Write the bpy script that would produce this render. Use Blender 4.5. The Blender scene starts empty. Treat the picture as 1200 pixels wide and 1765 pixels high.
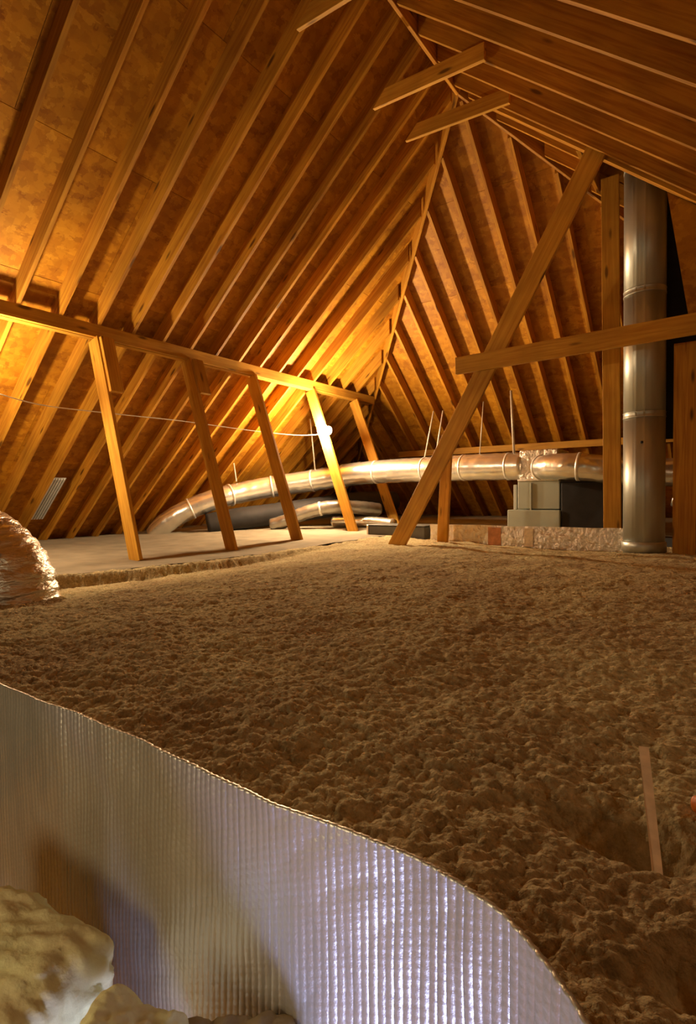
import bpy, bmesh, math, random
import numpy as np
from mathutils import Vector, Matrix

random.seed(7)
rng = np.random.default_rng(11)
scene = bpy.context.scene
COL = scene.collection

# ------------------------------------------------------------------ camera
# Attic axes: +Y runs along the ridge, +X to its right, +Z up, metres; camera at the origin.
F_PX, PITCH, ROLL, YAW = 955.0, -0.0275, -0.010, 0.618
cam = bpy.data.cameras.new('camera')
cam.sensor_fit = 'HORIZONTAL'
cam.sensor_width = 36.0
cam.lens = 36.0 * F_PX / 1200.0
cam.clip_start = 0.02
cam_ob = bpy.data.objects.new('camera', cam)
COL.objects.link(cam_ob)
cp, sp, cr, sr = math.cos(PITCH), math.sin(PITCH), math.cos(ROLL), math.sin(ROLL)
fwd = Vector((0, cp, sp)); upv = Vector((0, -sp, cp)); rt = Vector((1, 0, 0))
r2 = cr * rt + sr * upv; u2 = -sr * rt + cr * upv
M3 = Matrix((r2, u2, -fwd)).transposed()
cam_ob.matrix_world = (Matrix.Rotation(YAW, 3, 'Z') @ M3).to_4x4()
scene.camera = cam_ob

# ------------------------------------------------------------------ world, exposure
world = bpy.data.worlds.new('attic_gloom')
scene.world = world
world.use_nodes = True
world.node_tree.nodes['Background'].inputs[0].default_value = (1.0, 0.62, 0.34, 1)
world.node_tree.nodes['Background'].inputs[1].default_value = 0.03
vs = scene.view_settings
vs.view_transform = 'Standard'
vs.look = 'None'
vs.gamma = 1.0
vs.exposure = 0.0
vs.use_curve_mapping = False

BULB_STRUT = 1750.0      # emission of the bulb on the fourth strut
BULB_LEFT = 1900.0        # emission of the bulb beyond the left edge of the frame
WARM = (1.0, 0.72, 0.42)

def lamp(kind, name, loc, energy, color, size, target=None, spot=None):
    l = bpy.data.lights.new(name, kind)
    l.energy = energy; l.color = color
    if kind == 'SPOT':
        l.spot_size = spot; l.spot_blend = 0.8; l.shadow_soft_size = size
    elif kind == 'POINT':
        l.shadow_soft_size = size
    else:
        l.size = size
    o = bpy.data.objects.new(name, l)
    o.location = loc
    if target is not None:
        o.rotation_euler = (Vector(target) - Vector(loc)).to_track_quat('-Z', 'Y').to_euler()
    COL.objects.link(o)
    return o

# warm unseen fills are added to brighten the foil and insulation; the room
# below the hatch sends cool light up onto the foil curtain
lamp('POINT', 'hatch_fill_light', (-1.5, -1.1, 0.9), 6.0, WARM, 0.08)  # unseen warm fill added behind the camera
lamp('POINT', 'right_side_fill_light', (1.5, 1.7, 0.45), 10.0, WARM, 0.08)  # unseen fill added to lift the insulation at the right
lamp('POINT', 'hatch_low_fill', (-0.95, -0.75, -0.30), 22.0, (1.0, 0.80, 0.48), 0.22)  # low unseen fill added for the foil and batt scraps
lamp('AREA', 'hatch_cool_light', (-0.20, 0.10, -1.12), 8.0, (0.42, 0.50, 1.0), 0.24, (-0.12, 0.48, -0.62))

# ------------------------------------------------------------------ roof numbers
T = 0.842                      # pitch
S = 4.42
XR, ZR, YA = -2.572, 4.42, 5.768   # ridge line, its height, end of the ridge (hip apex)
RD = 0.178                     # rafter depth
VH = RD * math.sqrt(1 + T * T)     # its vertical height
EAVE = 6.55                    # horizontal run
SP = 0.4065
Y0 = -1.6

# ------------------------------------------------------------------ helpers
def props(o, label=None, cat=None, group=None, kind=None):
    if label: o['label'] = label
    if cat: o['category'] = cat
    if group: o['group'] = group
    if kind: o['kind'] = kind
    return o

def empty(name, loc, label=None, cat=None, group=None, kind=None):
    o = bpy.data.objects.new(name, None)
    o.location = loc
    o.empty_display_size = 0.1
    COL.objects.link(o)
    return props(o, label, cat, group, kind)

def mesh_obj(name, verts, faces, mat, parent=None, origin=None, xaxis=None, hint=(0, 0, 1), smooth=False, bevel=0):
    """verts in world coordinates; the mesh is stored in a frame whose X runs along xaxis"""
    verts = [Vector(v) for v in verts]
    if origin is None: origin = Vector((0, 0, 0)) if parent is None else Vector(parent.location)
    origin = Vector(origin)
    if xaxis is None:
        R = Matrix.Identity(3)
    else:
        x = Vector(xaxis).normalized(); h = Vector(hint)
        y = h.cross(x)
        if y.length < 1e-4: y = Vector((0, 1, 0)).cross(x)
        y.normalize(); z = x.cross(y)
        R = Matrix((x, y, z)).transposed()
    Ri = R.transposed()
    me = bpy.data.meshes.new(name)
    me.from_pydata([Ri @ (v - origin) for v in verts], [], faces)
    me.materials.append(mat)
    bm = bmesh.new(); bm.from_mesh(me)
    bmesh.ops.recalc_face_normals(bm, faces=bm.faces)
    if bevel:
        bmesh.ops.bevel(bm, geom=list(bm.edges), offset=bevel, segments=1, affect='EDGES', profile=0.5)
    bm.to_mesh(me); bm.free()
    if smooth:
        for p in me.polygons: p.use_smooth = True
    o = bpy.data.objects.new(name, me)
    COL.objects.link(o)
    if parent is not None:
        o.parent = parent
        o.location = origin - Vector(parent.location)
    else:
        o.location = origin
    o.rotation_euler = R.to_euler()
    return o

BOXF = [(0, 1, 2, 3), (4, 7, 6, 5), (0, 4, 5, 1), (1, 5, 6, 2), (2, 6, 7, 3), (3, 7, 4, 0)]

def hexa(name, a, b, mat, parent=None, hint=(0, 0, 1), bevel=0.0):
    """a and b: four corners at each end"""
    ca = sum((Vector(v) for v in a), Vector()) / 4; cb = sum((Vector(v) for v in b), Vector()) / 4
    return mesh_obj(name, list(a) + list(b), BOXF, mat, parent, ca, cb - ca, hint, bevel=bevel)

def beam(name, p0, p1, w, t, wdir, mat, parent=None, bevel=0.003, twist=0.0):
    """board from p0 to p1, w wide along wdir (made square to the axis), t thick"""
    p0, p1 = Vector(p0), Vector(p1)
    ax = (p1 - p0).normalized(); wd = Vector(wdir); wd = (wd - ax * wd.dot(ax)).normalized()
    td = ax.cross(wd)
    def ring(p, k=0):
        w2 = Matrix.Rotation(k, 3, ax) @ wd; t2 = Matrix.Rotation(k, 3, ax) @ td
        return [p + w2 * (w / 2) * s1 + t2 * (t / 2) * s2 for s1, s2 in ((-1, -1), (1, -1), (1, 1), (-1, 1))]
    return hexa(name, ring(p0), ring(p1, twist), mat, parent, wd, bevel)

def box(name, lo, hi, mat, parent=None, bevel=0.004):
    x0, y0, z0 = lo; x1, y1, z1 = hi
    v = [(x0, y0, z0), (x0, y1, z0), (x0, y1, z1), (x0, y0, z1), (x1, y0, z0), (x1, y1, z0), (x1, y1, z1), (x1, y0, z1)]
    return mesh_obj(name, v, BOXF, mat, parent, ((x0 + x1) / 2, (y0 + y1) / 2, (z0 + z1) / 2), bevel=bevel)

def prism(name, poly, off, mat, parent=None, origin=None, xaxis=None, hint=(0, 0, 1)):
    n = len(poly)
    v = [Vector(p) for p in poly] + [Vector(p) + Vector(off) for p in poly]
    f = [tuple(range(n)), tuple(range(2 * n - 1, n - 1, -1))] + [(i, (i + 1) % n, n + (i + 1) % n, n + i) for i in range(n)]
    if origin is None: origin = v[0]
    return mesh_obj(name, v, f, mat, parent, origin, xaxis, hint)

def catmull(P, n):
    P = [Vector(p) for p in P]; P = [2 * P[0] - P[1]] + P + [2 * P[-1] - P[-2]]
    out = []
    for i in range(1, len(P) - 2):
        for k in range(n):
            t = k / n
            a, b, c, d = P[i - 1], P[i], P[i + 1], P[i + 2]
            out.append(0.5 * (2 * b + (c - a) * t + (2 * a - 5 * b + 4 * c - d) * t * t + (3 * b - a - 3 * c + d) * t ** 3))
    out.append(P[-2])
    return out

def tube(name, P, rad, seg, mat, parent=None, wrinkle=0.0, pitch=0.05, cap=True, seed=0, origin=None):
    """P: centre line points; rad: number or function of arc length"""
    R = random.Random(seed)
    V, Fc = [], []
    s = 0.0; up = Vector((0, 0, 1)); prev = None
    for i, p in enumerate(P):
        a = P[max(i - 1, 0)]; b = P[min(i + 1, len(P) - 1)]
        tg = (b - a).normalized()
        if i: s += (p - P[i - 1]).length
        if prev is None:
            n1 = tg.cross(up) if abs(tg.z) < 0.95 else tg.cross(Vector((1, 0, 0)))
        else:
            n1 = prev - tg * prev.dot(tg)
        n1.normalize(); prev = n1; n2 = tg.cross(n1)
        r = rad(s) if callable(rad) else rad
        for k in range(seg):
            th = 2 * math.pi * k / seg
            rr = r
            if wrinkle:
                rr += wrinkle * (math.sin(s / pitch * 6.283 + 0.8 * math.sin(3 * th + seed)) * 0.55 + (R.random() - 0.5) * 1.1)
            V.append(p + n1 * math.cos(th) * rr + n2 * math.sin(th) * rr)
    m = len(P)
    for i in range(m - 1):
        for k in range(seg):
            k2 = (k + 1) % seg
            Fc.append((i * seg + k, i * seg + k2, (i + 1) * seg + k2, (i + 1) * seg + k))
    if cap:
        Fc.append(tuple(range(seg))); Fc.append(tuple((m - 1) * seg + k for k in range(seg)))
    return mesh_obj(name, V, Fc, mat, parent, origin if origin is not None else P[0], smooth=True)

def lathe(name, prof, seg, mat, origin, parent=None, smooth=True, axis='Z'):
    V, Fc = [], []
    for r, z in prof:
        for k in range(seg):
            th = 2 * math.pi * k / seg
            if axis == 'Z': V.append((origin[0] + r * math.cos(th), origin[1] + r * math.sin(th), origin[2] + z))
            else: V.append((origin[0] + r * math.cos(th), origin[1] + z, origin[2] + r * math.sin(th)))
    for i in range(len(prof) - 1):
        for k in range(seg):
            k2 = (k + 1) % seg
            Fc.append((i * seg + k, i * seg + k2, (i + 1) * seg + k2, (i + 1) * seg + k))
    Fc.append(tuple(range(seg))); Fc.append(tuple((len(prof) - 1) * seg + k for k in range(seg)))
    return mesh_obj(name, V, Fc, mat, parent, origin, smooth=smooth)

# numpy gradient noise -------------------------------------------------------
_perm = rng.permutation(4096)
_ang = rng.random(4096) * 2 * math.pi
_gx, _gy = np.cos(_ang), np.sin(_ang)
def pnoise(x, y):
    xi = np.floor(x).astype(int); yi = np.floor(y).astype(int)
    xf = x - xi; yf = y - yi
    def g(ix, iy, dx, dy):
        h = _perm[(_perm[ix & 4095] + iy) & 4095]
        return _gx[h] * dx + _gy[h] * dy
    u = xf ** 3 * (xf * (xf * 6 - 15) + 10); v = yf ** 3 * (yf * (yf * 6 - 15) + 10)
    a = g(xi, yi, xf, yf); b = g(xi + 1, yi, xf - 1, yf)
    c = g(xi, yi + 1, xf, yf - 1); d = g(xi + 1, yi + 1, xf - 1, yf - 1)
    return (a * (1 - u) + b * u) * (1 - v) + (c * (1 - u) + d * u) * v

def worley(x, y):
    xi = np.floor(x).astype(int); yi = np.floor(y).astype(int)
    best = np.full(x.shape, 9.0)
    for a in (-1, 0, 1):
        for b in (-1, 0, 1):
            h = _perm[(_perm[(xi + a) & 4095] + yi + b) & 4095]
            cx = xi + a + (h % 64) / 64.0; cy = yi + b + (h // 64) / 64.0
            best = np.minimum(best, (x - cx) ** 2 + (y - cy) ** 2)
    return best

def grid_obj(name, X, Y, Z, mat, parent=None, keep=None, smooth=True):
    n, m = X.shape
    co = np.stack([X, Y, Z], -1).reshape(-1, 3).astype(np.float32)
    idx = np.arange(n * m).reshape(n, m)
    q = np.stack([idx[:-1, :-1], idx[1:, :-1], idx[1:, 1:], idx[:-1, 1:]], -1).reshape(-1, 4)
    if keep is not None:
        k = (keep[:-1, :-1] & keep[1:, :-1] & keep[1:, 1:] & keep[:-1, 1:]).reshape(-1)
        q = q[k]
        used = np.zeros(n * m, bool); used[q.reshape(-1)] = True
        remap = np.cumsum(used) - 1
        co = co[used]; q = remap[q]
    me = bpy.data.meshes.new(name)
    me.vertices.add(len(co)); me.vertices.foreach_set('co', co.reshape(-1))
    me.loops.add(len(q) * 4); me.loops.foreach_set('vertex_index', q.reshape(-1).astype(np.int32))
    me.polygons.add(len(q)); me.polygons.foreach_set('loop_start', np.arange(0, len(q) * 4, 4, dtype=np.int32))
    me.update(calc_edges=True)
    me.polygons.foreach_set('use_smooth', np.full(len(q), smooth))
    me.materials.append(mat)
    o = bpy.data.objects.new(name, me)
    COL.objects.link(o)
    if parent is not None: o.parent = parent
    return o

# ------------------------------------------------------------------ materials
def newmat(name):
    m = bpy.data.materials.new(name); m.use_nodes = True
    nt = m.node_tree; b = nt.nodes['Principled BSDF']
    return m, nt, b

def node(nt, typ, **kw):
    n = nt.nodes.new(typ)
    for k, v in kw.items(): setattr(n, k, v)
    return n

def ramp(nt, stops):
    r = node(nt, 'ShaderNodeValToRGB')
    e = r.color_ramp.elements
    while len(e) < len(stops): e.new(0.5)
    for el, (p, c) in zip(e, stops):
        el.position = p; el.color = (*c, 1)
    return r

def mix(nt, fac, a, b, mode='MIX'):
    m = node(nt, 'ShaderNodeMix', data_type='RGBA', blend_type=mode)
    for sock, val in ((m.inputs[0], fac), (m.inputs[6], a), (m.inputs[7], b)):
        if hasattr(val, 'is_linked'): nt.links.new(val, sock)
        elif isinstance(val, (int, float)): sock.default_value = val
        else: sock.default_value = (*val, 1)
    return m.outputs[2]

def bump(nt, b, h, strength, dist):
    n = node(nt, 'ShaderNodeBump'); n.inputs['Strength'].default_value = strength; n.inputs['Distance'].default_value = dist
    nt.links.new(h, n.inputs['Height']); nt.links.new(n.outputs[0], b.inputs['Normal'])

def wood(name, light, dark, knots=True, rough=0.62):
    m, nt, b = newmat(name)
    tc = node(nt, 'ShaderNodeTexCoord'); oi = node(nt, 'ShaderNodeObjectInfo')
    off = node(nt, 'ShaderNodeVectorMath', operation='MULTIPLY_ADD')
    nt.links.new(oi.outputs['Random'], off.inputs[0]); off.inputs[1].default_value = (37, 19, 53)
    nt.links.new(tc.outputs['Object'], off.inputs[2])
    mp = node(nt, 'ShaderNodeMapping'); mp.inputs['Scale'].default_value = (1.2, 26, 26)
    nt.links.new(off.outputs[0], mp.inputs[0])
    n1 = node(nt, 'ShaderNodeTexNoise'); n1.inputs['Scale'].default_value = 1.6; n1.inputs['Detail'].default_value = 6
    n1.inputs['Distortion'].default_value = 0.6
    nt.links.new(mp.outputs[0], n1.inputs['Vector'])
    r1 = ramp(nt, [(0.3, dark), (0.62, light)])
    nt.links.new(n1.outputs[0], r1.inputs[0])
    n2 = node(nt, 'ShaderNodeTexNoise'); n2.inputs['Scale'].default_value = 1.7; n2.inputs['Detail'].default_value = 3
    nt.links.new(off.outputs[0], n2.inputs['Vector'])
    r2_ = ramp(nt, [(0.35, (0.74, 0.72, 0.68)), (0.65, (1.06, 1.03, 1.0))])
    nt.links.new(n2.outputs[0], r2_.inputs[0])
    c = mix(nt, 1.0, r1.outputs[0], r2_.outputs[0], 'MULTIPLY')
    # per-board tone
    rr = ramp(nt, [(0.0, (0.80, 0.78, 0.74)), (1.0, (1.12, 1.10, 1.08))])
    nt.links.new(oi.outputs['Random'], rr.inputs[0])
    c = mix(nt, 1.0, c, rr.outputs[0], 'MULTIPLY')
    if knots:
        mk = node(nt, 'ShaderNodeMapping'); mk.inputs['Scale'].default_value = (2.2, 9, 9)
        nt.links.new(off.outputs[0], mk.inputs[0])
        vk = node(nt, 'ShaderNodeTexVoronoi'); vk.inputs['Scale'].default_value = 0.8
        nt.links.new(mk.outputs[0], vk.inputs['Vector'])
        rk = ramp(nt, [(0.08, (1, 1, 1)), (0.16, (0, 0, 0))])
        nt.links.new(vk.outputs['Distance'], rk.inputs[0])
        c = mix(nt, rk.outputs[0], c, tuple(x * 0.35 for x in dark))
    nt.links.new(c, b.inputs['Base Color'])
    b.inputs['Roughness'].default_value = rough
    b.inputs['Specular IOR Level'].default_value = 0.25
    bump(nt, b, n1.outputs[0], 0.35, 0.004)
    return m

def osb(name):
    m, nt, b = newmat(name)
    tc = node(nt, 'ShaderNodeTexCoord')
    cols = []
    hgt = None
    c = None
    for i, (sc, st) in enumerate((((18, 7, 18), 1.0), ((7, 20, 9), 1.0))):
        mp = node(nt, 'ShaderNodeMapping'); mp.inputs['Scale'].default_value = sc
        mp.inputs['Rotation'].default_value = (0.2 * i, 0.3 * i, 0.6 + 1.1 * i)
        nt.links.new(tc.outputs['Object'], mp.inputs[0])
        nz = node(nt, 'ShaderNodeTexNoise'); nz.inputs['Scale'].default_value = 2.5
        nt.links.new(mp.outputs[0], nz.inputs['Vector'])
        vm = node(nt, 'ShaderNodeVectorMath', operation='ADD')
        nt.links.new(mp.outputs[0], vm.inputs[0]); nt.links.new(nz.outputs['Color'], vm.inputs[1])
        v = node(nt, 'ShaderNodeTexVoronoi'); v.inputs['Scale'].default_value = 1.0
        nt.links.new(vm.outputs[0], v.inputs['Vector'])
        r = ramp(nt, [(0.0, (0.23, 0.075, 0.004)), (0.45, (0.42, 0.175, 0.007)), (0.8, (0.53, 0.25, 0.014)), (1.0, (0.68, 0.36, 0.035))])
        nt.links.new(v.outputs['Color'], r.inputs[0])
        cols.append(r.outputs[0])
        if hgt is None: hgt = v.outputs['Color']
    c = mix(nt, 0.5, cols[0], cols[1])
    n3 = node(nt, 'ShaderNodeTexNoise'); n3.inputs['Scale'].default_value = 1.1; n3.inputs['Detail'].default_value = 5
    nt.links.new(tc.outputs['Object'], n3.inputs['Vector'])
    r3 = ramp(nt, [(0.35, (0.72, 0.68, 0.62)), (0.6, (1.05, 1.03, 1.0))])
    nt.links.new(n3.outputs[0], r3.inputs[0])
    c = mix(nt, 1.0, c, r3.outputs[0], 'MULTIPLY')
    nt.links.new(c, b.inputs['Base Color'])
    b.inputs['Roughness'].default_value = 0.6
    b.inputs['Specular IOR Level'].default_value = 0.3
    bump(nt, b, hgt, 0.4, 0.003)
    return m

def plain(name, col, rough=0.5, metal=0.0, noise=0.0, nscale=8.0, bumps=0.0, bdist=0.004, spec=0.4, aniso=None):
    m, nt, b = newmat(name)
    b.inputs['Roughness'].default_value = rough; b.inputs['Metallic'].default_value = metal
    b.inputs['Specular IOR Level'].default_value = spec
    b.inputs['Base Color'].default_value = (*col, 1)
    tc = node(nt, 'ShaderNodeTexCoord')
    n = node(nt, 'ShaderNodeTexNoise'); n.inputs['Scale'].default_value = nscale; n.inputs['Detail'].default_value = 6
    if aniso:
        mp = node(nt, 'ShaderNodeMapping'); mp.inputs['Scale'].default_value = aniso
        nt.links.new(tc.outputs['Object'], mp.inputs[0]); nt.links.new(mp.outputs[0], n.inputs['Vector'])
    else:
        nt.links.new(tc.outputs['Object'], n.inputs['Vector'])
    if noise:
        r = ramp(nt, [(0.3, tuple(c * (1 - noise) for c in col)), (0.7, tuple(min(1, c * (1 + noise)) for c in col))])
        nt.links.new(n.outputs[0], r.inputs[0]); nt.links.new(r.outputs[0], b.inputs['Base Color'])
    if bumps: bump(nt, b, n.outputs[0], bumps, bdist)
    return m

def emit(name, col, strength):
    m, nt, b = newmat(name)
    b.inputs['Base Color'].default_value = (0.9, 0.9, 0.9, 1)
    b.inputs['Emission Color'].default_value = (*col, 1)
    b.inputs['Emission Strength'].default_value = strength
    return m

M_RAFT = wood('rafter_pine', (0.56, 0.285, 0.028), (0.36, 0.14, 0.010))
M_STUD = wood('strut_pine', (0.66, 0.37, 0.050), (0.50, 0.23, 0.024))
M_OSB = osb('oriented_strand_board')
M_DUCT = plain('duct_foil', (0.86, 0.85, 0.80), 0.27, 0.88, 0.10, 9, 0.5, 0.012)
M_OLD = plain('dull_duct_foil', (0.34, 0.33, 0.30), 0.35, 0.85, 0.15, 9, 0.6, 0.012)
M_FLEX = plain('flex_duct_foil', (0.74, 0.68, 0.58), 0.33, 0.9, 0.15, 14, 0.9, 0.02, aniso=(0.5, 1, 2.5))
M_BAND = plain('duct_tape', (0.86, 0.85, 0.80), 0.4, 0.6, 0.1, 30, 0.4, 0.004)
M_GALV = plain('galvanised_steel', (0.50, 0.53, 0.49), 0.42, 0.72, 0.12, 3, 0.05, 0.004, aniso=(3, 3, 0.5))
M_PAINT = plain('green_grey_cabinet_metal', (0.38, 0.42, 0.36), 0.45, 0.25, 0.08, 4)
M_DARK = plain('black_parts_and_shade', (0.016, 0.014, 0.014), 0.7, 0.0, 0.3, 8)  # black of the duct, cabinet and screw, and of the added shade sheet
M_GREYBOX = plain('grey_box_metal', (0.13, 0.13, 0.125), 0.55, 0.3, 0.15, 6)
M_STRAP = plain('strap', (0.62, 0.55, 0.45), 0.5, 0.2, 0.1, 20)
M_WIRE = plain('wire', (0.80, 0.74, 0.62), 0.5)
M_PORC = plain('porcelain', (0.85, 0.84, 0.80), 0.25)
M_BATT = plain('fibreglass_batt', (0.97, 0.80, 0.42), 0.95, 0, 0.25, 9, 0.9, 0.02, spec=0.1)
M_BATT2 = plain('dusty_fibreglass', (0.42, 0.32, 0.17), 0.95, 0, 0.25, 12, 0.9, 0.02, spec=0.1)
M_BAFFLE = plain('vent_baffle', (0.42, 0.42, 0.40), 0.6, 0.0, 0.1, 8)
M_ORANGE = plain('orange_cable', (0.75, 0.20, 0.03), 0.5)
M_LATH = plain('lath_wood', (0.85, 0.72, 0.52), 0.7, 0, 0.18, 30, 0.2, 0.002)
M_FLOORD = plain('dusty_loose_fill', (0.27, 0.235, 0.17), 0.95, 0, 0.18, 3.5, 0.5, 0.02, spec=0.1)

def insulation_mat():
    m, nt, b = newmat('blown_cellulose')
    tc = node(nt, 'ShaderNodeTexCoord')
    n1 = node(nt, 'ShaderNodeTexNoise'); n1.inputs['Scale'].default_value = 42; n1.inputs['Detail'].default_value = 8
    n1.inputs['Roughness'].default_value = 0.65
    n2 = node(nt, 'ShaderNodeTexNoise'); n2.inputs['Scale'].default_value = 2.2; n2.inputs['Detail'].default_value = 4
    nt.links.new(tc.outputs['Object'], n1.inputs['Vector']); nt.links.new(tc.outputs['Object'], n2.inputs['Vector'])
    r1 = ramp(nt, [(0.28, (0.29, 0.235, 0.125)), (0.5, (0.53, 0.455, 0.27)), (0.75, (0.78, 0.70, 0.46))])
    nt.links.new(n1.outputs[0], r1.inputs[0])
    r2_ = ramp(nt, [(0.35, (0.82, 0.76, 0.72)), (0.65, (1.08, 1.10, 1.05))])
    nt.links.new(n2.outputs[0], r2_.inputs[0])
    c = mix(nt, 1.0, r1.outputs[0], r2_.outputs[0], 'MULTIPLY')
    nt.links.new(c, b.inputs['Base Color'])
    b.inputs['Roughness'].default_value = 1.0
    b.inputs['Specular IOR Level'].default_value = 0.05
    n3 = node(nt, 'ShaderNodeTexNoise'); n3.inputs['Scale'].default_value = 75; n3.inputs['Detail'].default_value = 6
    nt.links.new(tc.outputs['Object'], n3.inputs['Vector'])
    bump(nt, b, n3.outputs[0], 0.9, 0.012)
    return m
M_INS = insulation_mat()

def foil_mat():
    m, nt, b = newmat('bubble_foil')
    b.inputs['Metallic'].default_value = 0.62
    b.inputs['Roughness'].default_value = 0.38
    tc = node(nt, 'ShaderNodeTexCoord')
    n = node(nt, 'ShaderNodeTexNoise'); n.inputs['Scale'].default_value = 3.0; n.inputs['Detail'].default_value = 5
    nt.links.new(tc.outputs['Object'], n.inputs['Vector'])
    r = ramp(nt, [(0.35, (0.50, 0.45, 0.36)), (0.65, (0.68, 0.63, 0.53))])
    nt.links.new(n.outputs[0], r.inputs[0]); nt.links.new(r.outputs[0], b.inputs['Base Color'])
    n3 = node(nt, 'ShaderNodeTexNoise'); n3.inputs['Scale'].default_value = 260; n3.inputs['Detail'].default_value = 2
    nt.links.new(tc.outputs['Object'], n3.inputs['Vector'])
    bump(nt, b, n3.outputs[0], 0.25, 0.002)
    return m
M_FOIL = foil_mat()
M_DAM = plain('crinkled_foil_facing', (0.84, 0.80, 0.72), 0.32, 0.75, 0.12, 18, 1.0, 0.03)
M_KRAFT = plain('kraft_print', (0.55, 0.24, 0.10), 0.7, 0, 0.3, 14)

# ------------------------------------------------------------------ setting: roof
ceiling = empty('ceiling', (XR, YA, ZR), kind='structure')

def zl(x): return ZR + T * (x - XR)          # underside of the left rafters
def zr_(x): return ZR - T * (x - XR)         # right rafters
def zh(y): return ZR - T * (y - YA)          # hip-end rafters

def clip(poly, n, c):
    """keep n.p <= c"""
    out = []
    for i, p in enumerate(poly):
        q = poly[(i + 1) % len(poly)]
        dp = n[0] * p[0] + n[1] * p[1] - c; dq = n[0] * q[0] + n[1] * q[1] - c
        if dp <= 0: out.append(p)
        if dp * dq < 0:
            t = dp / (dp - dq); out.append((p[0] + (q[0] - p[0]) * t, p[1] + (q[1] - p[1]) * t))
    return out
def area(p): return abs(sum(p[i][0] * p[(i + 1) % len(p)][1] - p[(i + 1) % len(p)][0] * p[i][1] for i in range(len(p)))) / 2

CH = (5.90, 6.85, 1.24, 2.25)   # chase opening on the right slope: y0, y1, run0, run1
PW, PL = 0.99, 2.44             # panel: run (1.22 m on the slope, in plan) by length
def deck(side):
    nrow = int(EAVE / PW) + 1
    for r in range(nrow + 1):
        u0, u1 = r * PW, min((r + 1) * PW, EAVE) - 0.004
        if u1 <= u0: continue
        if side == 'H': lo, hi = -EAVE, EAVE
        else: lo, hi = Y0, YA + EAVE
        st = lo - (1.22 if r % 2 else 0)
        while st < hi:
            a, b_ = max(st, lo), min(st + PL - 0.004, hi)
            st += PL
            if b_ - a < 0.02: continue
            polys = [[(a, u0), (b_, u0), (b_, u1), (a, u1)]]
            if side == 'H':
                polys = [clip(clip(p, (1, -1), 0), (-1, -1), 0) for p in polys]
            else:
                polys = [clip(p, (1, -1), YA) for p in polys]
            if side == 'R':
                out = []
                for p in polys:
                    if len(p) < 3: continue
                    out.append(clip(p, (1, 0), CH[0])); out.append(clip(p, (-1, 0), -CH[1]))
                    mid = clip(clip(p, (-1, 0), -CH[0]), (1, 0), CH[1])
                    if len(mid) > 2:
                        out.append(clip(mid, (0, 1), CH[2])); out.append(clip(mid, (0, -1), -CH[3]))
                polys = out
            for p in polys:
                if len(p) < 3 or area(p) < 0.004: continue
                if side == 'L': P = [(XR - u, v, ZR - T * u + VH) for v, u in p]; ax = (0, 1, 0)
                elif side == 'R': P = [(XR + u, v, ZR - T * u + VH) for v, u in p]; ax = (0, 1, 0)
                else: P = [(XR + v, YA + u, ZR - T * u + VH) for v, u in p]; ax = (1, 0, 0)
                prism('roof_panel', P, (0, 0, 0.016), M_OSB, ceiling, P[0], ax)
for s_ in 'LRH': deck(s_)

RT = 0.038
def rafter_x(y, sgn, u0, u1, tk=RT, jit=0.0):
    """common or jack rafter of the left (sgn=-1) or right (+1) slope; y = far lower edge"""
    xa, xb = XR + sgn * u0, XR + sgn * u1
    za, zb = ZR - T * u0 - jit, ZR - T * u1 - jit
    a = [(xa, y - tk, za), (xa, y, za), (xa, y, za + VH), (xa, y - tk, za + VH)]
    b = [(xb, y - tk, zb), (xb, y, zb), (xb, y, zb + VH), (xb, y - tk, zb + VH)]
    return hexa('rafter', a, b, M_RAFT, ceiling, (0, 1, 0))
def rafter_y(x, v0, v1, tk=RT):
    za, zb = ZR - T * v0, ZR - T * v1
    a = [(x - tk, YA + v0, za), (x, YA + v0, za), (x, YA + v0, za + VH), (x - tk, YA + v0, za + VH)]
    b = [(x - tk, YA + v1, zb), (x, YA + v1, zb), (x, YA + v1, zb + VH), (x - tk, YA + v1, zb + VH)]
    return hexa('rafter', a, b, M_RAFT, ceiling, (1, 0, 0))

yk = [2.545 + SP * k for k in range(-10, 23)]
for y in yk:
    u0 = max(0.03, y - YA + 0.05)
    if u0 < EAVE - 0.2: rafter_x(y, -1, u0, EAVE)
for k in range(-12, 20):
    y = 3.633 + 0.4045 * k
    u0 = max(0.03, y - YA + 0.05)
    if u0 > EAVE - 0.2: continue
    if 5.75 < y < CH[1]:
        if u0 < CH[2] - 0.1: rafter_x(y, 1, u0, CH[2] - 0.04)
        rafter_x(y, 1, max(u0, CH[3] + 0.04), EAVE)
    else:
        rafter_x(y, 1, u0, EAVE)
# doubled trimmer beside the chase
rafter_x(5.850, 1, 0.15, EAVE); rafter_x(5.811, 1, 0.12, EAVE)
for k in range(-12, 24):
    x = -3.765 + 0.4055 * k
    v0 = abs(x - XR) + 0.05
    if v0 < EAVE - 0.2: rafter_y(x, v0, EAVE)

# ridge board and hips
beam('ridge_board', (XR, Y0, ZR + 0.085), (XR, YA, ZR + 0.085), 0.24, 0.036, (0, 0, 1), M_RAFT, ceiling)
def hip(sgn):
    a, b = Vector((XR, YA, ZR + VH / 2 - 0.02)), Vector((XR + sgn * EAVE, YA + EAVE, ZR - T * EAVE + VH / 2 - 0.02))
    beam('hip_rafter', a, b, 0.22, 0.036, (0, 0, 1), M_RAFT, ceiling)
hip(-1); hip(1)
# headers across the chase opening
for u in (CH[2] - 0.02, CH[3] + 0.02):
    z = ZR - T * u + VH / 2
    beam('chase_header', (XR + u, CH[0], z), (XR + u, CH[1], z), 0.20, 0.038, (0, 0, 1), M_RAFT, ceiling)
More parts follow.
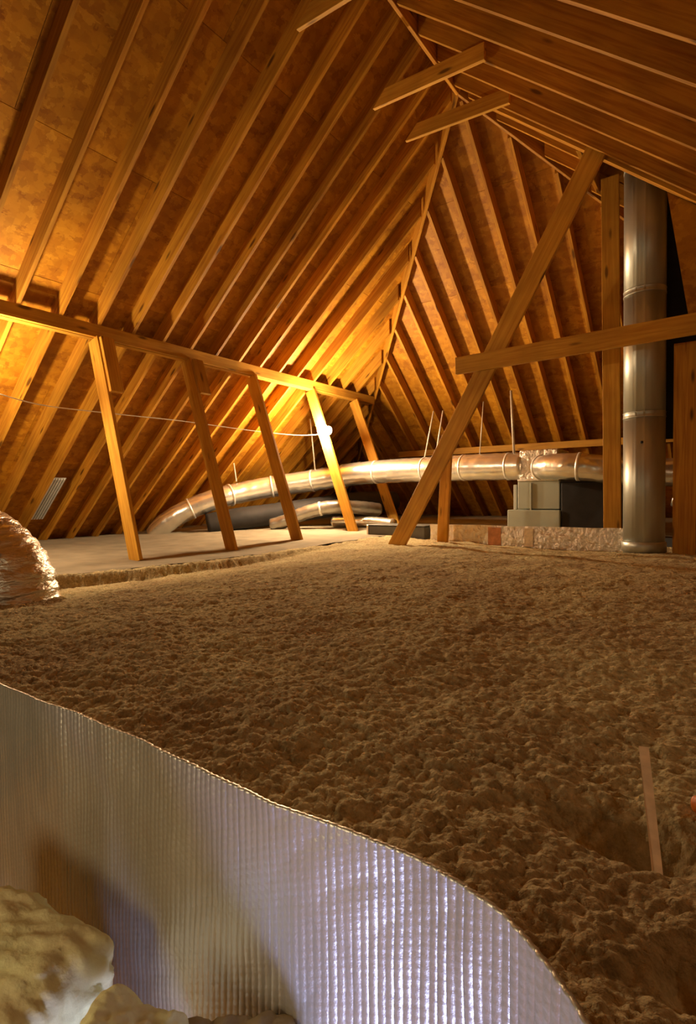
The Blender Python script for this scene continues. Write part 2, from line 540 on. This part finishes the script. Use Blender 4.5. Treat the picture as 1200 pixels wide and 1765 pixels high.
# chase walls rising above the roof round the flue
cx0, cx1 = XR + CH[2], XR + CH[3]
zc0 = ZR - T * CH[3] + VH + 0.02; zc1 = 4.35
zc2 = ZR - T * CH[2] + VH + 0.02
prism('chase_wall', [(cx0, CH[0], zc2), (cx1, CH[0], zc0), (cx1, CH[0], zc1), (cx0, CH[0], zc1)], (0, -0.014, 0), M_OSB, ceiling)
prism('chase_wall', [(cx0, CH[1], zc2), (cx1, CH[1], zc0), (cx1, CH[1], zc1), (cx0, CH[1], zc1)], (0, 0.014, 0), M_OSB, ceiling)
prism('chase_wall', [(cx1, CH[0], zc0), (cx1, CH[1], zc0), (cx1, CH[1], zc1), (cx1, CH[0], zc1)], (0.014, 0, 0), M_OSB, ceiling)
prism('chase_wall', [(cx0, CH[0], zc2), (cx0, CH[1], zc2), (cx0, CH[1], zc1), (cx0, CH[0], zc1)], (-0.014, 0, 0), M_OSB, ceiling)
prism('chase_cap', [(cx0 - .02, CH[0] - .02, zc1), (cx1 + .02, CH[0] - .02, zc1), (cx1 + .02, CH[1] + .02, zc1), (cx0 - .02, CH[1] + .02, zc1)], (0, 0, 0.02), M_OSB, ceiling)

# ------------------------------------------------------------------ setting: low smooth floor of settled fill
def floor_h(X, Y):
    base = -0.615 + np.clip((Y - 4.4) / 3.8, 0, 1.25) * 0.135
    return base + 0.018 * pnoise(X * 1.1 + 5, Y * 1.3) + 0.006 * pnoise(X * 6, Y * 6)
def shelf_edge(y):
    return np.interp(y, [0.3, 1.0, 2.2, 2.95, 4.1, 5.6, 7.6], [-4.55, -4.5, -4.45, -4.25, -4.15, -4.0, -3.7])
gx = np.linspace(-8.85, 3.7, 300); gy = np.linspace(0.0, 12.05, 300)
FX, FY = np.meshgrid(gx, gy, indexing='ij')
FZ = floor_h(FX, FY)
kp = ~((FX > shelf_edge(FY) - 0.10) & (FY < 7.45))
floor = grid_obj('floor', FX, FY, FZ, M_FLOORD, keep=kp)
floor['kind'] = 'structure'

# ------------------------------------------------------------------ foil curtain round the hatch
FC = [(-2.3, 0.585), (-1.75, 0.555), (-1.305, 0.537), (-0.93, 0.544), (-0.72, 0.538), (-0.513, 0.529), (-0.371, 0.539), (-0.271, 0.537),
      (-0.19, 0.515), (-0.136, 0.479), (-0.086, 0.437), (-0.03, 0.375), (0.05, 0.28), (0.15, 0.15), (0.2, -0.05)]
fcx = np.array([p[0] for p in FC]); fcy = np.array([p[1] for p in FC])
curve = catmull([(x, y, 0) for x, y in FC], 60)
cs = [0.0]
for i in range(1, len(curve)): cs.append(cs[-1] + (curve[i] - curve[i - 1]).length)
cs = np.array(cs); ccx = np.array([p.x for p in curve]); ccy = np.array([p.y for p in curve])
L = cs[-1]
s = np.arange(0.0, L, 0.0021)
vv = np.concatenate([np.arange(0, 0.5, 0.0032), np.arange(0.5, 0.82, 0.012)])
px = np.interp(s, cs, ccx); py = np.interp(s, cs, ccy)
tx = np.gradient(px); ty = np.gradient(py); tl = np.hypot(tx, ty); tx /= tl; ty /= tl
nx, ny = ty, -tx                                   # towards the hatch
Sg, Vg = np.meshgrid(s, vv, indexing='ij')
P_ = 0.0118
rib = np.abs(np.sin(math.pi * Sg / P_ )) ** 0.7
bub = np.sin(math.pi * (Vg / P_ + 0.5 * np.floor(Sg / P_))) ** 2 * rib
amp = 0.55 + 0.45 * np.clip(pnoise(Sg * 5, Vg * 2 + 3) * 2 + 0.5, 0, 1)
low = 0.020 * pnoise(Sg * 2.6, Vg * 1.3 + 9) * np.clip(Vg / 0.15, 0.25, 1) + 0.006 * pnoise(Sg * 9, Vg * 4)
crease = 0.004 * np.abs(pnoise(Sg * 14 + Vg * 5, Vg * 9 - Sg * 3))
ramp_ = 0.55 + 0.9 * ((np.floor(Sg / P_) * 0.618) % 1.0)
disp = 0.0016 * rib * amp * ramp_ + 0.0006 * bub + low + crease
DX = px[:, None] + nx[:, None] * disp; DY = py[:, None] + ny[:, None] * disp
top = -0.400 + 0.004 * pnoise(Sg * 3.0, Sg * 0 + 1.5)
DZ = top - Vg
foil = grid_obj('foil_curtain', DX, DY, DZ, M_FOIL)
props(foil, 'long curved silver bubble-foil sheet standing on edge round the hatch in the foreground', 'foil sheet')
sol = foil.modifiers.new('thickness', 'SOLIDIFY'); sol.thickness = 0.004; sol.offset = -1
sol.use_rim = True

# ------------------------------------------------------------------ loose-fill insulation
t1 = np.linspace(-5.2, -1.75, 110, endpoint=False)
t2 = np.arange(-1.75, 0.62, 0.0031)
t3 = np.linspace(0.62, 3.0, 90)
tt = np.concatenate([t1, t2, t3])
ly = np.arange(math.log(0.12 + 0.4), math.log(7.6 + 0.4), 0.0035)
yy = np.exp(ly) - 0.4
TT, YY = np.meshgrid(tt, yy, indexing='ij')
XX = TT * (YY + 0.4)
xe = shelf_edge(YY) + 0.05 * pnoise(YY * 2.1, XX * 0.3) + 0.025 * pnoise(YY * 9, XX * 3)
H = np.interp(YY, [0, 0.6, 1.5, 3.0, 5.2, 6.3, 7.6], [-0.435, -0.437, -0.458, -0.492, -0.552, -0.60, -0.63])
H = H + 0.030 * pnoise(XX * 0.9 + 3, YY * 0.8) * np.clip((YY - 0.6), 0, 1)
H = H + 0.022 * pnoise(XX * 3.1, YY * 3.1) * np.clip(YY, 0.45, 1)
wx = XX + 0.010 * pnoise(XX * 22, YY * 22 + 7); wy = YY + 0.010 * pnoise(XX * 22 + 31, YY * 22)
H = H + 0.010 * pnoise(wx * 11, wy * 11)
H = H + 0.0085 * pnoise(wx * 27 + 9, wy * 27)
H = H - 0.0085 * np.minimum(worley(wx * 62, wy * 62), 0.9)
H = H - 0.0048 * np.minimum(worley(wx * 125 + 3, wy * 125), 0.9)
H = H + 0.0022 * pnoise(wx * 230, wy * 230)
# hollow dug beside the lath
H = H - 0.075 * np.exp(-(((XX + 0.115) / 0.075) ** 2 + ((YY - 0.80) / 0.045) ** 2))
H = H - 0.05 * np.exp(-(((XX + 0.02) / 0.035) ** 2 + ((YY - 0.585) / 0.03) ** 2))
# the loose fill falls away towards a low step at the edge of the settled shelf
shelf = floor_h(XX, YY)
step = np.interp(YY, [0.5, 2.0, 3.0, 4.2, 5.6], [0.13, 0.125, 0.095, 0.06, 0.0])
w_ = np.clip((-2.1 - XX) / np.maximum(-2.1 - xe, 0.1), 0, 1) ** 1.3
detail = H - np.interp(YY, [0, 0.6, 1.5, 3.0, 5.2, 6.3, 7.6], [-0.435, -0.437, -0.458, -0.492, -0.552, -0.60, -0.63])
H = (H - detail) * (1 - w_) + (shelf - step) * w_ + detail
face = np.clip((xe + 0.05 - XX) / 0.07, 0, 1)
H = H + step * face + 0.02 * face * np.abs(pnoise(XX * 14, YY * 14))
edge = np.clip((XX - xe + 0.26) / 0.16, 0, 1); edge = edge * edge * (3 - 2 * edge)
H = (shelf - 0.03) + (H - shelf + 0.03) * edge
kp = (YY > np.interp(XX, fcx, fcy) + 0.006) & (XX > -5.0) & (XX < 3.4) & (H < zr_(XX)) | ((XX > 0.22) & (XX < 3.4))
ins = grid_obj('loose_insulation', XX, YY, H, M_INS, keep=kp)
props(ins, 'deep mound of brown loose-fill insulation covering the attic floor behind the foil sheet', 'insulation', kind='stuff')

# ------------------------------------------------------------------ left purlin and struts
purlin = mesh_obj('purlin', *(lambda a, b: (a + b, BOXF))(
    [(-5.655, 0.2, 1.725), (-5.610, 0.2, 1.725), (-5.610, 0.2, 1.862), (-5.655, 0.2, 1.824)],
    [(-5.655, 8.78, 1.725), (-5.610, 8.78, 1.725), (-5.610, 8.78, 1.862), (-5.655, 8.78, 1.824)]),
    M_STUD, None, (-5.63, 0.2, 1.725), (0, 1, 0), bevel=0.002)
props(purlin, 'long horizontal wooden purlin under the left roof slope on the tops of the leaning struts', 'purlin')
ledge = beam('purlin', (-5.70, 0.25, 1.735), (-5.70, 8.75, 1.735), 0.085, 0.035, (1, 0, 0), M_STUD)
props(ledge, 'narrow flat board nailed along the back of the left purlin, its lit edge facing down', 'board')

GS = 'leaning struts under the left purlin'
struts = [
    (3.32, -5.00, -0.64, 'nearest leaning strut under the left purlin, with a long dark cleat at its top', True),
    (4.53, -4.90, -0.65, 'second leaning strut from the left, with a shorter cleat at its top', True),
    (5.66, -4.85, -0.62, 'shaded middle strut of the five under the left purlin', False),
    (6.98, -4.86, -0.56, 'leaning strut with the bare glowing bulb mounted on it', False),
    (8.20, -4.82, -0.52, 'farthest leaning strut, passing behind the silver duct', False)]
for i, (y, xf, zf, lab, cl) in enumerate(struts):
    root = empty('roof_strut', (xf, y, zf), lab, 'strut', GS)
    beam('board', (-5.68, y, 1.715), (xf, y, zf), 0.178, 0.042, (1, 0, 0), M_STUD, root, twist=0.05 * (i % 2))
    if cl:
        d = Vector((xf + 5.68, 0, zf - 1.715)); d.normalize()
        p = Vector((-5.545, y + 0.06, 1.72)); L2 = 0.62 if i == 0 else 0.46
        c = beam('cleat', p, p + d * L2, 0.15, 0.040, (0, 1, 0), M_STUD, root)
        c['label'] = 'short board nailed beside the top of the strut'

# ------------------------------------------------------------------ bulbs and cable
def bulb(loc, strength, label, color, rad):
    root = empty('light_bulb', loc, label, 'light bulb')
    m = emit('glowing_glass', color, strength)
    prof = []
    for k in range(13):
        a = math.pi * k / 13
        prof.append((max(rad * math.sin(a), 0.002), -rad * math.cos(a)))
    prof += [(rad * 0.42, rad * 1.05), (rad * 0.40, rad * 1.2)]
    lathe('glass_globe', prof, 20, m, loc, root, axis='Y')
    lathe('lamp_holder', [(rad * 0.5, rad * 1.2), (rad * 0.62, rad * 1.25), (rad * 0.7, rad * 1.5), (rad * 0.85, rad * 1.6), (rad * 0.85, rad * 1.75)],
          24, M_PORC, loc, root, axis='Y')
    return root
bulb((-5.335, 6.845, 1.048), BULB_STRUT, 'bare glowing round bulb in a white holder on the fourth strut', WARM, 0.088)
b2 = bulb((-5.64, 2.20, 1.07), BULB_LEFT, 'bare glowing bulb beyond the left edge of the frame', WARM, 0.050)
C = [(-5.66, 2.31, 1.0), (-5.76, 2.8, 0.955), (-5.86, 3.6, 0.975), (-5.85, 4.6, 0.99), (-5.70, 5.7, 0.955), (-5.55, 6.5, 0.95), (-5.38, 6.93, 0.99)]
cab = tube('power_cable', catmull(C, 10), 0.0055, 8, M_WIRE)
props(cab, 'thin pale cable strung between the two bulbs behind the leaning struts', 'cable')

# ------------------------------------------------------------------ collar ties
def tie(lx, ly_, lz, rx, ry, rz, h, label):
    t = 0.038
    d = Vector((rx - lx, ry - ly_, rz - lz)); n = Vector((-d.y, d.x, 0)).normalized() * t
    hh = Vector((0, 0, h))
    L0 = Vector((lx, ly_, lz)); L1 = L0 + d.normalized() * (h / T) * 0.9 + hh
    R0 = Vector((rx, ry, rz)); R1 = R0 + hh
    a = [L0, L0 + n, L1 + n, L1]; b = [R0, R0 + n, R1 + n, R1]
    o = hexa('collar_tie', a, b, M_STUD, None, (0, 0, 1), bevel=0.002)
    return props(o, label, 'collar tie', 'short ties high up between the slopes')
tie(-3.105, 3.68, 3.955, -1.87, 3.58, 3.82, 0.15, 'short collar tie cut off by the top edge of the picture')
tie(-3.105, 4.87, 3.955, -1.86, 4.73, 3.80, 0.15, 'upper of the two complete short collar ties near the ridge')
tie(-3.100, 5.53, 3.965, -1.88, 5.42, 3.825, 0.15, 'lower and farther short collar tie just before the hip apex')

# ------------------------------------------------------------------ braces and posts at the right
o = beam('diagonal_brace', (-3.47, 5.755, -0.75), (-1.13, 5.755, 3.30), 0.205, 0.042, (1, 0, 0), M_STUD)
props(o, 'long wide diagonal board rising from the insulation up to the right roof slope', 'brace')
o = beam('cross_board', (-2.58, 5.712, 1.425), (0.55, 5.712, 1.49), 0.185, 0.040, (0, 0, 1), M_STUD)
props(o, 'horizontal board nailed across the diagonal brace and passing in front of the flue pipe', 'board')
o = beam('post', (-1.148, 6.62, -0.72), (-1.185, 6.62, 3.42), 0.175, 0.050, (1, 0, 0), M_STUD)
props(o, 'upright wooden post standing just left of the galvanised flue pipe', 'post')
o = beam('post', (-0.445, 6.15, -0.72), (-0.44, 6.15, 1.42), 0.19, 0.06, (1, 0, 0), M_RAFT)
props(o, 'dark upright wooden post standing just right of the galvanised flue pipe', 'post')
o = beam('post', (-3.02, 6.25, -0.72), (-2.96, 6.30, 0.75), 0.135, 0.050, (1, 0, 0), M_STUD)
props(o, 'short upright post behind the foot of the diagonal brace, in front of the silver duct', 'post')
g = [(-0.574, 5.858, 2.738), (-0.388, 5.858, 1.50), (0.75, 5.858, 1.50), (0.75, 5.858, 1.63)]
o = prism('plywood_gusset', g, (0, 0.018, 0), M_OSB, None, g[0])
props(o, 'plywood sheet filling the corner between the cross board and the right roof slope', 'plywood sheet')

o = box('shade_sheet', (-0.76, 6.46, 0.55), (-0.345, 6.468, 3.35), M_DARK)  # added black plane in place of the deep shade behind the flue
props(o, 'added black sheet standing in for the shadow behind the right edge of the flue pipe', 'sheet')

# hip-end ledger
o = beam('ledger_board', (-5.75, 9.93, 0.855), (2.0, 9.93, 0.855), 0.115, 0.045, (0, 0, 1), M_STUD)
props(o, 'long horizontal board under the far hip rafters, above the silver ducts', 'purlin')

# ------------------------------------------------------------------ flue pipe
fx, fy, fr = -0.795, 6.21, 0.187
flue = empty('flue_pipe', (fx, fy, -0.60), 'thick galvanised vertical flue pipe rising through the roof at the right', 'flue pipe')
def flue_section(z0, z1):
    V, Fc = [], []
    seg = 96
    for z in (z0, z1):
        for k in range(seg):
            th = 2 * math.pi * k / seg
            r = fr
            for c0 in (-1.85, -2.0, -1.45, 0.6):
                r += 0.006 * math.exp(-((th - (c0 % (2 * math.pi))) / 0.025) ** 2)
            V.append((fx + r * math.cos(th), fy + r * math.sin(th), z))
    for k in range(seg):
        k2 = (k + 1) % seg
        Fc.append((k, k2, seg + k2, seg + k))
    Fc.append(tuple(range(seg))); Fc.append(tuple(seg + k for k in range(seg)))
    o = mesh_obj('pipe_section', V, Fc, M_GALV, flue, (fx, fy, z0))
    for p in o.data.polygons:
        p.use_smooth = len(p.vertices) == 4
    return o
zs = [-0.60, 0.78, 1.98, 3.2, 4.3]
for a, b in zip(zs, zs[1:]): flue_section(a, b)
for z in zs[1:4]:
    lathe('seam_band', [(fr + 0.0005, -0.035), (fr + 0.004, -0.033), (fr + 0.004, -0.026), (fr + 0.0015, -0.022), (fr + 0.0015, 0.012), (fr + 0.004, 0.016), (fr + 0.004, 0.022), (fr + 0.0005, 0.024)], 96, M_GALV, (fx, fy, z), flue)
lathe('base_collar', [(fr + 0.001, 0.0), (fr + 0.016, 0.0), (fr + 0.014, 0.09), (fr + 0.001, 0.10)], 96, M_GALV, (fx, fy, -0.57), flue)
lathe('screw_head', [(0.001, -0.008), (0.012, -0.006), (0.014, 0.004)], 12, M_DARK, (fx + fr * math.cos(-1.55), fy - fr, 0.50), flue, axis='Y')

# ------------------------------------------------------------------ ducts
def ring_band(P, i, r, parent, w=0.035, name='tape_band'):
    a = P[i]; b = P[min(i + 1, len(P) - 1)]; tg = (b - a).normalized()
    Q = [a - tg * w / 2, a + tg * w / 2]
    return tube(name, Q, r, 32, M_BAND, parent, cap=True)

D1 = [(-7.92, 5.62, -0.60), (-7.80, 5.66, -0.46), (-7.62, 5.80, -0.30), (-7.42, 6.02, -0.15), (-7.20, 6.38, 0.0), (-7.02, 6.78, 0.10),
      (-6.72, 7.16, 0.19), (-6.30, 7.42, 0.255), (-5.78, 7.62, 0.33), (-5.30, 7.70, 0.385), (-4.6, 7.76, 0.41), (-3.8, 7.72, 0.41), (-3.2, 7.66, 0.41), (-2.42, 7.60, 0.395)]
duct = empty('main_duct', D1[0], 'long silver foil-wrapped round duct rising from the left eave and crossing to the plenum', 'duct')
Q = catmull(D1, 14)
tube('duct_body', Q, lambda s: 0.165 + 0.025 * min(s / 3.0, 1), 40, M_DUCT, duct, 0.0035, 0.22)
for i in (40, 62, 84, 104, 120, 134, 150, 165, 178):
    ring_band(Q, i, 0.1935 if i > 60 else 0.181, duct, 0.03)
D2 = [(-2.16, 7.50, 0.36), (-2.02, 7.36, 0.36), (-1.82, 7.26, 0.355), (-1.6, 7.24, 0.34), (-1.4, 7.28, 0.31), (-1.15, 7.36, 0.27), (-0.7, 7.5, 0.25), (0.0, 7.65, 0.26), (0.6, 7.7, 0.22)]
d2 = empty('branch_duct', D2[0], 'silver round duct leaving the plenum towards the right behind the post and flue', 'duct')
Q2 = catmull(D2, 12)
tube('duct_body', Q2, 0.165, 36, M_DUCT, d2, 0.0035, 0.2)
for i in (2, 34, 62): ring_band(Q2, i, 0.176, d2)
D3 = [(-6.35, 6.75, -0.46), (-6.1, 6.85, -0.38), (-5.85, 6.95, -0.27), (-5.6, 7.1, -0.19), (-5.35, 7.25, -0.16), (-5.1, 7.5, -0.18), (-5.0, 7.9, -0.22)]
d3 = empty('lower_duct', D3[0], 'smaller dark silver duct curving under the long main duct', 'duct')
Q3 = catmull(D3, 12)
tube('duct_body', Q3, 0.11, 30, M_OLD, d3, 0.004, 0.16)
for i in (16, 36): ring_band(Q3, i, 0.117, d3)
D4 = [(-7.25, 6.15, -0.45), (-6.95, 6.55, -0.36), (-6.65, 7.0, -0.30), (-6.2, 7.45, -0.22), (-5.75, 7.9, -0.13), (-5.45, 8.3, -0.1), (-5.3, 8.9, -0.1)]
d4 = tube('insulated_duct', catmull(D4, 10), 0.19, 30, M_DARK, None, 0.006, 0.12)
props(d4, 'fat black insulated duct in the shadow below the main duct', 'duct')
D5 = [(-5.6, 7.45, -0.42), (-5.2, 7.5, -0.41), (-4.85, 7.55, -0.41), (-4.45, 7.5, -0.44)]
d5 = tube('foil_duct', catmull(D5, 10), 0.085, 24, M_DUCT, None, 0.005, 0.1)
props(d5, 'thin crumpled silver duct lying on the floor below the black duct', 'duct')
D6 = [(-0.62, 7.3, -0.05), (-0.45, 7.28, -0.12), (-0.2, 7.25, -0.2), (0.1, 7.25, -0.25)]
d6 = tube('foil_duct', catmull(D6, 10), 0.10, 24, M_DUCT, None, 0.004, 0.1)
props(d6, 'small silver duct just right of the flue pipe, below the branch duct', 'duct')

# near flex duct at the left edge
FXP = [(-4.70, 0.99, -0.08), (-4.40, 1.06, -0.15), (-4.05, 1.22, -0.19), (-3.72, 1.36, -0.26), (-3.50, 1.44, -0.42), (-3.44, 1.46, -0.58), (-3.43, 1.46, -0.74)]
fl = tube('flex_duct', catmull(FXP, 26), 0.255, 56, M_FLEX, None, 0.0095, 0.062, seed=3)
props(fl, 'crinkled silver flexible duct elbow dropping into the insulation at the left edge', 'duct')

# ------------------------------------------------------------------ plenum and cabinets
ah = empty('air_handler', (-2.25, 7.75, -0.66), 'green-grey metal air handler cabinet with foil-wrapped plenum box on top', 'air handler')
box('plenum', (-2.45, 7.45, 0.19), (-1.95, 8.05, 0.60), M_DAM, ah, 0.012)
box('plenum_flange', (-2.47, 7.43, 0.185), (-1.93, 8.07, 0.215), M_BAND, ah)
box('upper_cabinet', (-2.47, 7.44, -0.19), (-1.92, 8.05, 0.185), M_PAINT, ah, 0.01)
box('lower_cabinet', (-2.60, 7.40, -0.66), (-1.91, 8.08, -0.20), M_PAINT, ah, 0.01)
box('cabinet_seam', (-2.30, 7.425, -0.55), (-2.28, 7.45, 0.16), M_PAINT, ah)
box('side_pipe', (-2.535, 7.46, -0.20), (-2.495, 7.50, 0.14), M_GALV, ah)
bb = empty('black_cabinet', (-1.62, 7.8, -0.66), 'black cabinet standing right of the green-grey air handler', 'cabinet')
box('body', (-1.90, 7.42, -0.66), (-1.28, 8.1, 0.16), M_DARK, bb, 0.01)
box('lid', (-1.91, 7.41, 0.162), (-1.27, 8.11, 0.19), M_DARK, bb)

gb = empty('grey_box', (-3.88, 6.7, -0.6), 'low dark grey metal box with a pale left end beside the brace foot', 'box')
box('body', (-4.30, 6.55, -0.72), (-3.42, 6.95, -0.41), M_GREYBOX, gb, 0.008)
box('end_plate', (-4.33, 6.54, -0.72), (-4.302, 6.96, -0.40), M_BAND, gb)
box('lid', (-4.31, 6.54, -0.408), (-3.41, 6.96, -0.395), M_GREYBOX, gb)

# ------------------------------------------------------------------ far foil dam
def foil_dam(x0, x1, yb, ztop, zbot, label, seed):
    n = int((x1 - x0) / 0.012); m = 26
    u = np.linspace(x0, x1, n); v = np.linspace(0, 1, m)
    U, Vv = np.meshgrid(u, v, indexing='ij')
    top = ztop + 0.012 * pnoise(U * 2.5 + seed, U * 0) 
    Z = top + (zbot - top) * Vv
    Yg = yb + 0.03 * pnoise(U * 1.5, Vv + seed) + 0.020 * np.abs(pnoise(U * 9 + seed, Vv * 3)) + 0.010 * np.abs(pnoise(U * 24, Vv * 7 + seed))
    o = grid_obj('foil_dam', U, Yg, Z, M_DAM, smooth=False)
    sm = o.modifiers.new('t', 'SOLIDIFY'); sm.thickness = 0.008
    return props(o, label, 'foil strip')
fd = foil_dam(-3.29, -0.99, 6.46, -0.365, -0.72, 'crumpled silver foil strip on edge between the brace foot and the flue pipe', 3)
foil_dam(-0.56, 1.2, 6.60, -0.365, -0.72, 'crumpled silver foil strip on edge to the right of the flue pipe', 17)
for x, w, mt, nm in ((-2.50, 0.16, M_KRAFT, 'print_patch'), (-2.06, 0.10, M_LATH, 'tape_strip')):
    p = box(nm, (x, 6.435, -0.60), (x + w, 6.441, -0.385), mt, fd, 0.001)
    p['label'] = 'reddish printed patch' if mt == M_KRAFT else 'tan strip across the foil'

# ------------------------------------------------------------------ hangers
def hanger(pts, label, r=0.011):
    o = tube('duct_hanger', [Vector(p) for p in pts], r, 8, M_STRAP)
    return props(o, label, 'strap', 'straps holding up the silver ducts')
hanger([(-7.14, 6.66, 0.60), (-7.08, 6.66, 0.28)], 'pale strap holding the duct between the second and first struts')
hanger([(-6.70, 7.03, 0.98), (-6.64, 7.20, 0.36)], 'pale strap to the duct just left of the third strut')
hanger([(-6.10, 7.48, 1.35), (-6.02, 7.50, 0.46)], 'pale strap just left of the glowing bulb')
hanger([(-5.95, 7.62, 1.35), (-5.80, 7.62, 0.50)], 'thin pale strap just below the glowing bulb')
hanger([(-3.86, 7.72, 1.30), (-4.02, 7.72, 0.58)], 'left strap of the pair rising left of the diagonal brace')
hanger([(-3.72, 7.76, 1.30), (-3.84, 7.74, 0.60)], 'right strap of the pair rising left of the diagonal brace')
hanger([(-3.02, 7.62, 1.34), (-3.08, 7.62, 0.58)], 'thin strap just right of the diagonal brace', 0.008)
hanger([(-2.62, 7.62, 1.45), (-2.58, 7.62, 0.57)], 'thick pale strap above the left side of the plenum box', 0.018)
hanger([(-7.68, 6.02, -0.05), (-7.42, 6.02, -0.15), (-7.30, 6.04, -0.05)], 'strap round the low left end of the main duct', 0.012)

# ------------------------------------------------------------------ vent baffle between the left rafters
yb0, yb1 = 2.545 + SP * 3 + 0.02, 2.545 + SP * 3 + 0.20
bf = empty('vent_baffle', (-7.9, 3.86, zl(-7.9)), 'grey ribbed vent baffle between two left rafters low near the eave', 'vent baffle')
xa, xb = -8.20, -7.55
for k in range(5):
    y0_ = yb0 + (yb1 - yb0) * k / 5; y1_ = y0_ + (yb1 - yb0) / 5 * 0.62
    P = [(xa, y0_, zl(xa) + 0.06), (xb, y0_, zl(xb) + 0.06), (xb, y1_, zl(xb) + 0.06), (xa, y1_, zl(xa) + 0.06)]
    prism('rib', P, (0, 0, -0.02), M_BAFFLE, bf, P[0])
P = [(xa, yb0, zl(xa) + 0.062), (xb, yb0, zl(xb) + 0.062), (xb, yb1, zl(xb) + 0.062), (xa, yb1, zl(xa) + 0.062)]
prism('back_sheet', P, (0, 0, 0.006), M_BAFFLE, bf, P[0])

# ------------------------------------------------------------------ lath, cable end and batts
lath = hexa('wooden_lath', [(-0.0780, 0.705, -0.455), (-0.0680, 0.705, -0.455), (-0.0675, 0.711, -0.455), (-0.0775, 0.711, -0.455)],
            [(-0.136, 1.02, -0.424), (-0.122, 1.025, -0.424), (-0.122, 1.022, -0.418), (-0.136, 1.017, -0.418)], M_LATH)
props(lath, 'thin pale strip of wood lying on the insulation at the lower right', 'lath')
oc = tube('cable_end', catmull([(-0.047, 0.895, -0.432), (-0.03, 0.885, -0.425), (0.0, 0.88, -0.43), (0.05, 0.90, -0.43)], 8), 0.012, 14, M_ORANGE)
props(oc, 'orange cable end lying on the insulation at the right edge', 'cable')

def batt(name, loc, size, seed, label, mat=M_BATT):
    bm = bmesh.new()
    bmesh.ops.create_cube(bm, size=1.0)
    bmesh.ops.subdivide_edges(bm, edges=bm.edges, cuts=34, use_grid_fill=True)
    co = np.array([v.co[:] for v in bm.verts])
    n = np.sign(co) * np.abs(co * 2) ** 1.0
    q = np.abs(co * 2); ln = (q ** 7).sum(1) ** (1 / 7); sph = co / ln[:, None]
    co = sph * np.array(size) * 2 * 0.5
    d = 0.026 * pnoise(co[:, 0] * 9 + seed + co[:, 2] * 6, co[:, 1] * 9 + co[:, 2] * 7) + 0.022 * np.abs(pnoise(co[:, 0] * 26 + co[:, 2] * 21, co[:, 1] * 30 + seed + co[:, 2] * 17)) \
        + 0.006 * pnoise(co[:, 0] * 90 + co[:, 2] * 71, co[:, 1] * 90 + seed)
    nn = co / np.linalg.norm(co, axis=1)[:, None]
    co = co + nn * d[:, None]
    for v, c in zip(bm.verts, co): v.co = c
    me = bpy.data.meshes.new(name); bm.to_mesh(me); bm.free()
    me.materials.append(mat)
    for p in me.polygons: p.use_smooth = True
    o = bpy.data.objects.new(name, me); o.location = loc
    o.rotation_euler = (0.05, 0.12, 0.25 * seed)
    COL.objects.link(o)
    return props(o, label, 'insulation scrap')
batt('batt_scrap', (-0.955, 0.33, -0.785), (0.385, 0.20, 0.29), 1.0, 'large torn chunk of pale fibreglass batt in the lower left corner')
batt('batt_scrap', (-0.60, 0.375, -0.715), (0.12, 0.08, 0.16), 2.2, 'smaller yellowish batt scrap at the bottom, right of the large chunk')
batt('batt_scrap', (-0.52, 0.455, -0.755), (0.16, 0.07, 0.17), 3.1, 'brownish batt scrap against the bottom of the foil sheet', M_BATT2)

# hatch floor that carries the foil curtain and the scraps
hf = box('hatch_floor_1', (-2.4, -0.9, -1.24), (0.6, 0.62, -1.20), M_STUD)
hf['kind'] = 'structure'
